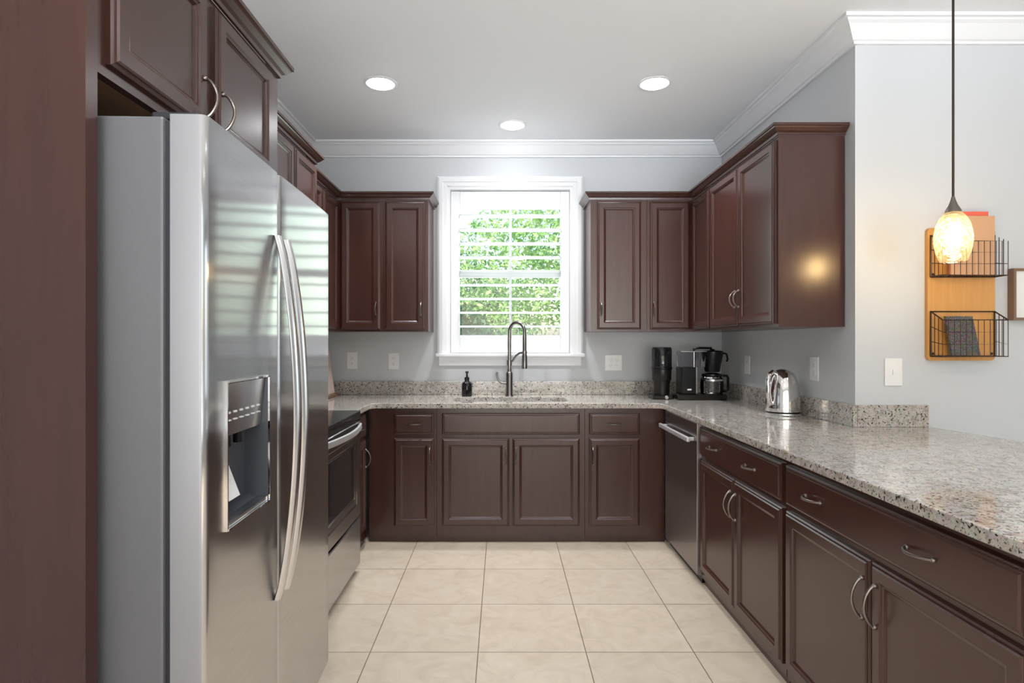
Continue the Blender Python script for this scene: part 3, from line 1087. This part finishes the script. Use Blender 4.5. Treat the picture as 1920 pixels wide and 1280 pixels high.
# ------------------------------------------------------------------ range
RG = thing('kitchen_range', 'dark stainless slide-in electric range with curved bar handle beside the refrigerator', 'range', (-0.815, 2.636, 0.0), PI / 2)
RW = 0.756
boxobj('body', M['black'], (0, RW, 0.03, 0.65, 0.03, 0.895), RG)
MB().box(0, RW, 0.0, 0.665, 0.8955, 0.921).build('cooktop', M['black_gloss'], RG, bevel=0.004)
MB().loft([[(xx, 0.029, 0.8), (xx, 0.0, 0.868), (xx, 0.004, 0.895), (xx, 0.029, 0.895)] for xx in (0.0, RW)]).build('control_strip', M['black_gloss'], RG)
od = MB().panel(0.004, RW - 0.004, 0.325, 0.862, [(0.0, 0.029), (0.0, 0.004), (0.006, 0.0), (0.075, 0.0), (0.082, 0.004), (0.110, 0.005), (0.116, 0.009)]).build('oven_door', M['dark_steel'], RG)
boxobj('oven_window', M['black_gloss'], (0.125, RW - 0.125, 0.0055, 0.0085, 0.325 + 0.125, 0.862 - 0.125), od)
hm = MB()
hpts = [(0.035 + (RW - 0.07) * k / 16, 0.012 - 0.055 * math.sin(PI * (0.12 + 0.76 * k / 16)), 0.838) for k in range(17)]
hpts = [(hpts[0][0], 0.002, 0.838)] + hpts + [(hpts[-1][0], 0.002, 0.838)]
rings = []
for x, y, z in hpts:
    rings.append([(x, y - 0.008, z - 0.016), (x, y - 0.008, z + 0.016), (x, y + 0.006, z + 0.016), (x, y + 0.006, z - 0.016)])
hm.loft(rings)
hm.build('handle', M['handle_steel'], od, bevel=0.004)
MB().panel(0.004, RW - 0.004, 0.045, 0.312, [(0.0, 0.029), (0.0, 0.004), (0.005, 0.0)]).build('drawer', M['steel'], RG)
boxobj('plinth', M['black'], (0.01, RW - 0.01, 0.035, 0.60, 0.0, 0.03), RG)

# ------------------------------------------------------------------ dishwasher
DW = thing('dishwasher', 'dark stainless dishwasher with silver bar handle in the corner of the right run', 'dishwasher', (1.058, 3.838, 0.0), -PI / 2)
DWW = 0.625
boxobj('tub', M['black'], (0.006, DWW - 0.006, 0.034, 0.58, 0.02, 0.868), DW)
dd = MB().box(0, DWW, 0, 0.033, 0.045, 0.872).build('door', M['dark_steel'], DW, bevel=0.004)
hm = MB()
hm.box(0.02, DWW - 0.02, -0.048, -0.030, 0.765, 0.790)
hm.box(0.04, 0.06, -0.030, -0.0005, 0.768, 0.787).box(DWW - 0.06, DWW - 0.04, -0.030, -0.0005, 0.768, 0.787)
hm.build('handle', M['handle_steel'], dd, bevel=0.004)
boxobj('kick_plate', M['black'], (0.004, DWW - 0.004, 0.03, 0.05, 0.0, 0.044), DW)
boxobj('latch_vent', M['black'], (0.02, 0.10, -0.002, 0.0005, 0.835, 0.85), dd)

# ------------------------------------------------------------------ ceiling lights
def can_light(label, x, y, watts=76):
    t = thing('recessed_light', label, 'light', (x, y, CZ), 0, 'recessed ceiling lights')
    MB().lathe([(0.080, -0.0005), (0.098, -0.0005), (0.098, -0.003), (0.090, -0.007), (0.080, -0.006)], (0, 0, 0), 40, False, False).build('trim_ring', M['white'], t, smooth=True)
    MB().lathe([(0.0795, -0.004), (0.065, -0.012), (0.04, -0.018), (0.001, -0.021)], (0, 0, 0), 40, False, True).build('lens', M['lens'], t)
    sd = bpy.data.lights.new('downlight', 'SPOT')
    sd.energy = watts
    sd.color = (0.96, 0.975, 1.0)
    sd.spot_size = math.radians(125)
    sd.spot_blend = 1.0
    sd.shadow_soft_size = 0.06
    so_ = bpy.data.objects.new('downlight', sd)
    COL.objects.link(so_)
    so_.parent = t
    so_.location = (0, 0, -0.03)
    return t


can_light('lit recessed ceiling light above the refrigerator side', -0.71, 3.44)
can_light('lit recessed ceiling light nearest the right wall cabinets', 0.887, 3.44)
can_light('lit recessed ceiling light centred in front of the window', 0.07, 4.10)
for lx, ly in ((-0.3, 0.6), (1.1, 0.6), (3.2, 0.8), (0.3, -1.5), (3.2, -1.5)):  # extra lamps out of view, added for general fill light
    can_light('added fill ceiling light in the unseen room behind', lx, ly, 52)

# ------------------------------------------------------------------ pendant
pl = thing('pendant_lamp', 'lit pendant lamp with swirled amber glass shade hanging above the peninsula', 'lamp', (1.798, 2.355, 1.63))
MB().lathe([(0.038, 0.0), (0.047, 0.008), (0.058, 0.040), (0.065, 0.080), (0.065, 0.110), (0.058, 0.148), (0.044, 0.180), (0.030, 0.198), (0.027, 0.202)], (0, 0, 0), 40, False, False).build('shade', M['shade'], pl, smooth=True)
MB().lathe([(0.029, 0.198), (0.027, 0.208), (0.016, 0.228), (0.009, 0.248), (0.006, 0.262)], (0, 0, 0), 24).build('cap', M['nickel'], pl, smooth=True)
MB().tube([(0, 0, 0.26), (0, 0, CZ - 1.63 - 0.02)], 0.0045, 8).build('cord', M['wire'], pl, smooth=True)
MB().lathe([(0.06, CZ - 1.63 - 0.0205), (0.06, CZ - 1.63 - 0.001)], (0, 0, 0), 24).build('ceiling_rose', M['nickel'], pl)
MB().lathe([(0.001, 0.062), (0.016, 0.066), (0.028, 0.082), (0.031, 0.10), (0.026, 0.122), (0.016, 0.14), (0.013, 0.155)], (0, 0, 0), 24).build('bulb', M['bulb'], pl, smooth=True)
MB().lathe([(0.0135, 0.155), (0.0135, 0.197)], (0, 0, 0), 16).build('socket', M['nickel'], pl)


# ------------------------------------------------------------------ outlets and switches
def wall_plate(name, label, cat, loc, rz, w_, h_, style, group=None):
    t = thing(name, label, cat, loc, rz, group)
    MB().box(-w_ / 2, w_ / 2, -0.006, -0.0005, -h_ / 2, h_ / 2).build('plate', M['plate'], t, bevel=0.002)
    cols = 2 if style in ('double',) else 1
    for c in range(cols):
        cx = 0 if cols == 1 else (-0.023 if c == 0 else 0.023)
        if style == 'switch' or style == 'rocker':
            MB().box(cx - 0.005 if style == 'switch' else cx - 0.016, cx + 0.005 if style == 'switch' else cx + 0.016, -0.010 if style == 'switch' else -0.008, -0.0061,
                     -0.012 if style == 'switch' else -0.033, 0.012 if style == 'switch' else 0.033).build('toggle', M['plate'], t, bevel=0.001)
        else:
            for zz in (-0.021, 0.021):
                so_ = MB().lathe([(0.0165, 0.0061), (0.0165, 0.0075), (0.015, 0.008)], (cx, 0, zz), 20, axis='y').build('socket', M['plate'], t)
                MB().box(cx - 0.007, cx - 0.005, -0.0084, -0.0081, zz - 0.002, zz + 0.007).box(cx + 0.005, cx + 0.007, -0.0084, -0.0081, zz - 0.002, zz + 0.007).box(
                    cx - 0.002, cx + 0.002, -0.0084, -0.0081, zz - 0.010, zz - 0.006).build('slot', M['slot'], so_)
    return t


G = 'white wall outlets'
wall_plate('wall_outlet', 'white double-socket wall outlet closest to the refrigerator on the back wall', 'outlet', (-1.142, YB, 1.171), 0, 0.080, 0.128, 'outlet', G)
wall_plate('wall_outlet', 'white double-socket wall outlet on the back wall, between another outlet and the window', 'outlet', (-0.826, YB, 1.168), 0, 0.080, 0.124, 'outlet', G)
wall_plate('wall_outlet', 'wide white four-socket wall outlet between window and coffee maker', 'outlet', (0.844, YB, 1.155), 0, 0.128, 0.120, 'double', G)
wall_plate('wall_outlet', 'white wall outlet on the right wall between coffee maker and kettle', 'outlet', (XR, 4.01, 1.158), -PI / 2, 0.080, 0.124, 'outlet', G)
wall_plate('wall_outlet', 'white wall outlet on the right wall just beyond the kettle, near the wall end', 'outlet', (XR, 3.15, 1.170), -PI / 2, 0.085, 0.128, 'outlet', G)
wall_plate('light_switch', 'white light switch on the pale wall above the peninsula backsplash', 'switch', (1.845, YJ, 1.171), 0, 0.082, 0.130, 'switch')

# ------------------------------------------------------------------ coffee maker, grinder, kettle, board
cm = thing('coffee_maker', 'black drip coffee maker with glass carafe in the right back corner', 'coffee maker', (1.367, 4.12, CT))
# local: x -0.17 .. 0.17, front at y negative
MB().box(-0.168, 0.172, -0.085, 0.085, 0.0, 0.040).build('base', M['grinder_body'], cm, bevel=0.008)
MB().box(-0.135, -0.030, -0.075, 0.075, 0.0405, 0.225).build('tower', M['black'], cm, bevel=0.006)
boxobj('emblem', M['plate'], (-0.100, -0.072, -0.0765, -0.0752, 0.068, 0.078), cm)
boxobj('edge_strip', M['steel_trim'], (-0.040, -0.034, -0.0775, -0.0752, 0.045, 0.225), cm)
m = MB()
m.loft([rrect(-0.132, 0.030, -0.062, 0.062, 0.012, 0.2255), rrect(-0.137, 0.034, -0.066, 0.066, 0.012, 0.330)], False, False)
m.build('water_tank', M['tank'], cm)
MB().box(-0.140, 0.037, -0.068, 0.068, 0.3305, 0.338).build('tank_lid', M['steel_trim'], cm, bevel=0.003)
MB().tube([(-0.04, -0.03, 0.226), (-0.04, -0.03, 0.333)], 0.009, 12).build('riser_tube', M['steel_trim'], cm, smooth=True)
MB().tube([(-0.04, -0.03, 0.3385), (-0.04, -0.03, 0.352), (0.0, -0.03, 0.358), (0.085, -0.02, 0.356)], 0.008, 10).build('outlet_arm', M['black'], cm, smooth=True)
m = MB()
m.lathe([(0.048, 0.192), (0.052, 0.20), (0.058, 0.24), (0.072, 0.315), (0.073, 0.332), (0.066, 0.338), (0.02, 0.342), (0.012, 0.350), (0.004, 0.352)], (0.093, -0.012, 0), 32)
m.build('brew_basket', M['black'], cm, smooth=True)
MB().tube([(0.160, -0.012, 0.325), (0.190, -0.020, 0.315), (0.196, -0.022, 0.280), (0.190, -0.022, 0.262)], 0.007, 8).build('basket_handle', M['black'], cm, smooth=True)
cf = MB().lathe([(0.070, 0.0415), (0.076, 0.048), (0.078, 0.100), (0.077, 0.142), (0.062, 0.158)], (0.090, -0.012, 0), 32, True, False).build('carafe', M['tank'], cm, smooth=True)
MB().lathe([(0.063, 0.1585), (0.069, 0.163), (0.067, 0.178), (0.03, 0.186), (0.004, 0.187)], (0.090, -0.012, 0), 32).build('carafe_lid', M['black'], cf, smooth=True)
MB().lathe([(0.0785, 0.130), (0.0800, 0.131), (0.0800, 0.142), (0.0785, 0.143)], (0.090, -0.012, 0), 32, False, False).build('carafe_band', M['steel_trim'], cf, smooth=True)
MB().tube([(0.158, -0.030, 0.165), (0.185, -0.038, 0.165), (0.192, -0.040, 0.150), (0.192, -0.040, 0.070), (0.176, -0.034, 0.058), (0.160, -0.030, 0.060)], 0.009, 8).build('carafe_handle', M['black'], cf, smooth=True)

gr = thing('coffee_grinder', 'black upright coffee grinder with smoked hopper next to the coffee maker', 'coffee grinder', (1.128, 4.17, CT))
MB().box(-0.082, 0.058, -0.075, 0.075, 0.0, 0.030).build('base', M['black'], gr, bevel=0.006)
MB().lathe([(0.052, 0.0305), (0.055, 0.10), (0.060, 0.125)], (0.0, 0.01, 0), 32).build('body', M['grinder_body'], gr, smooth=True)
MB().lathe([(0.060, 0.1255), (0.066, 0.135), (0.068, 0.215), (0.066, 0.225)], (0.0, 0.01, 0), 32).build('bean_chamber', M['grinder_body'], gr, smooth=True)
MB().lathe([(0.069, 0.2255), (0.070, 0.235), (0.070, 0.348), (0.064, 0.362), (0.02, 0.366)], (0.0, 0.01, 0), 32).build('hopper', M['black_gloss'], gr, smooth=True)
MB().lathe([(0.070, 0.205), (0.072, 0.210), (0.072, 0.222), (0.070, 0.2254)], (0.0, 0.01, 0), 32, False, False).build('collar', M['black'], gr, smooth=True)
MB().lathe([(0.013, 0.0755), (0.013, 0.085), (0.010, 0.088)], (0.010, 0.0, 0.016), 16, axis='y').build('knob', M['chrome'], gr, smooth=True)

ke = thing('electric_kettle', 'shiny dome shaped steel electric kettle on the right hand counter', 'kettle', (1.545, 3.25, CT))
MB().lathe([(0.098, 0.0), (0.100, 0.004), (0.098, 0.013), (0.080, 0.016)], (0, 0, 0), 36).build('power_base', M['steel_trim'], ke, smooth=True)
MB().lathe([(0.084, 0.0165), (0.091, 0.020), (0.092, 0.034), (0.089, 0.080), (0.083, 0.130), (0.076, 0.170), (0.067, 0.205), (0.054, 0.228), (0.040, 0.238)], (0, 0, 0), 40).build('body', M['chrome'], ke, smooth=True)
MB().lathe([(0.0395, 0.2385), (0.036, 0.242), (0.022, 0.248), (0.008, 0.251), (0.001, 0.2515)], (0, 0, 0), 28).build('lid', M['chrome'], ke, smooth=True)
kh = MB()
ang = math.radians(205)
hp = []
for r_, z_ in ((0.052, 0.226), (0.080, 0.236), (0.108, 0.222), (0.118, 0.185), (0.114, 0.120), (0.104, 0.080), (0.092, 0.066)):
    hp.append((r_ * math.cos(ang), r_ * math.sin(ang), z_))
kh.tube(hp, 0.012, 12)
kh.build('handle', M['chrome'], ke, smooth=True)
ang2 = math.radians(40)
MB().tube([(0.066 * math.cos(ang2), 0.066 * math.sin(ang2), 0.17), (0.092 * math.cos(ang2), 0.092 * math.sin(ang2), 0.205), (0.105 * math.cos(ang2), 0.105 * math.sin(ang2), 0.215)], 0.015, 12,
          radii=[0.024, 0.017, 0.012]).build('spout', M['chrome'], ke, smooth=True)

bo = thing('cutting_board', 'pale wooden board leaning in the left back corner beside the refrigerator', 'cutting board', (-1.247, 4.20, CT))
MB().loft([[(x, y, 0.022) for x, y in ((-0.012, -0.16), (0.010, -0.16), (0.010, 0.16), (-0.012, 0.16))],
           [(x, y, 0.40) for x, y in ((-0.062, -0.16), (-0.040, -0.16), (-0.040, 0.16), (-0.062, 0.16))]]).build('board', M['pale_wood'], bo, bevel=0.004)
boxobj('stand_foot', M['frame_wood'], (-0.04, 0.03, -0.17, 0.17, 0.0, 0.0215), bo, 0.003)

# ------------------------------------------------------------------ wall organizer with wire baskets, its papers, picture
OX0, OX1, OZ0, OZ1 = 1.995, 2.312, 1.226, 1.848
og = thing('wall_organizer', 'honey pine board with two wire baskets hung on the pale wall', 'wall organizer', (OX0, YJ, OZ0))
OW = OX1 - OX0
bp = [(x, z) for x, z in arc2(OW - 0.02, 0.02, 0.02, -90, 0, 4) + arc2(OW - 0.02, 0.622 - 0.02, 0.02, 0, 90, 4) + arc2(0.02, 0.622 - 0.02, 0.02, 90, 180, 4) + arc2(0.02, 0.02, 0.02, 180, 270, 4)]
MB().loft([[(x, -0.020, z) for x, z in bp], [(x, -0.002, z) for x, z in bp]]).build('board', M['pine'], og)


def basket(z0, zb, zf, parent):
    yb, yf = -0.024, -0.098
    x0, x1 = 0.012, OW - 0.006
    fr = MB()
    r = 0.0042
    fr.tube([(x0, yb, z0), (x1, yb, z0), (x1, yb, zb), (x0, yb, zb), (x0, yb, z0)], r, 6)
    fr.tube([(x0, yb, z0), (x0, yf, z0), (x1, yf, z0), (x1, yb, z0)], r * 0.8, 6)
    fr.tube([(x0, yb, zb), (x0, yf, zf), (x1, yf, zf), (x1, yb, zb)], r * 0.8, 6)
    b = fr.build('basket', M['wire'], parent)
    g = MB()
    rw = 0.0018
    for k in range(12):
        x = x0 + (x1 - x0) * k / 11
        g.tube([(x, yf, zf), (x, yf, z0), (x, yb, z0)], rw, 5)
    for q in (1, 2):
        g.tube([(x0, yb, z0 + (zb - z0) * q / 3), (x0, yf, z0 + (zf - z0) * q / 3), (x1, yf, z0 + (zf - z0) * q / 3), (x1, yb, z0 + (zb - z0) * q / 3)], rw, 5)
    for xx in (x0, x1):
        for q in (1, 2):
            y = yb + (yf - yb) * q / 3
            g.tube([(xx, y, z0), (xx, y, zb + (zf - zb) * q / 3)], rw, 5)
    g.build('wire_grid', M['wire'], b)
    m = MB()
    for xx in (x0 + 0.012, x1 - 0.012):
        m.lathe([(0.006, 0.0), (0.006, 0.003), (0.003, 0.005)], (xx, -0.020, z0 + 0.012), 10, axis='y')
    m.build('screw', M['wire'], b)


basket(0.021, 0.230, 0.188, og)
basket(0.392, 0.585, 0.548, og)
nb = MB().loft([[(x, y, z) for x, z in ((0.074, 0.0), (0.204, 0.0), (0.174, 0.180), (0.049, 0.180))] for y in (-0.006, 0.006)])
no = nb.build('notebook', M['speckle'])
no.location = (OX0, YJ - 0.070, OZ0 + 0.026)
no.rotation_euler = (math.radians(-3), 0, 0)
tag(no, 'dark speckled notebook standing tilted in the lower wire basket', 'notebook')
fo = MB().box(0.075, OW - 0.040, -0.005, 0.005, 0.0, 0.272).build('card_folder', M['kraft'], None, 0.002)
fo.location = (OX0, YJ - 0.062, OZ0 + 0.397)
tag(fo, 'tan card folder standing in the upper wire basket behind the lamp', 'folder')
rb = MB().box(0.085, 0.262, -0.006, 0.006, 0.0, 0.296).build('book', M['red'], None, 0.001)
rb.location = (OX0, YJ - 0.043, OZ0 + 0.397)
tag(rb, 'coral red booklet peeking out behind the tan folder', 'book')

pf = thing('picture_frame', 'wood framed white picture on the wall, cut by the photo edge', 'picture', (2.386, YJ, 1.415))
PW, PH = 0.34, 0.242
m = MB()
for dims in ((0, 0.012, -0.036, -0.001, 0, PH), (PW - 0.012, PW, -0.036, -0.001, 0, PH), (0.012, PW - 0.012, -0.036, -0.001, 0, 0.012), (0.012, PW - 0.012, -0.036, -0.001, PH - 0.012, PH)):
    m.box(*dims)
m.build('frame', M['frame_wood'], pf)
boxobj('picture', M['paper'], (0.0121, PW - 0.0121, -0.026, -0.004, 0.0121, PH - 0.0121), pf)
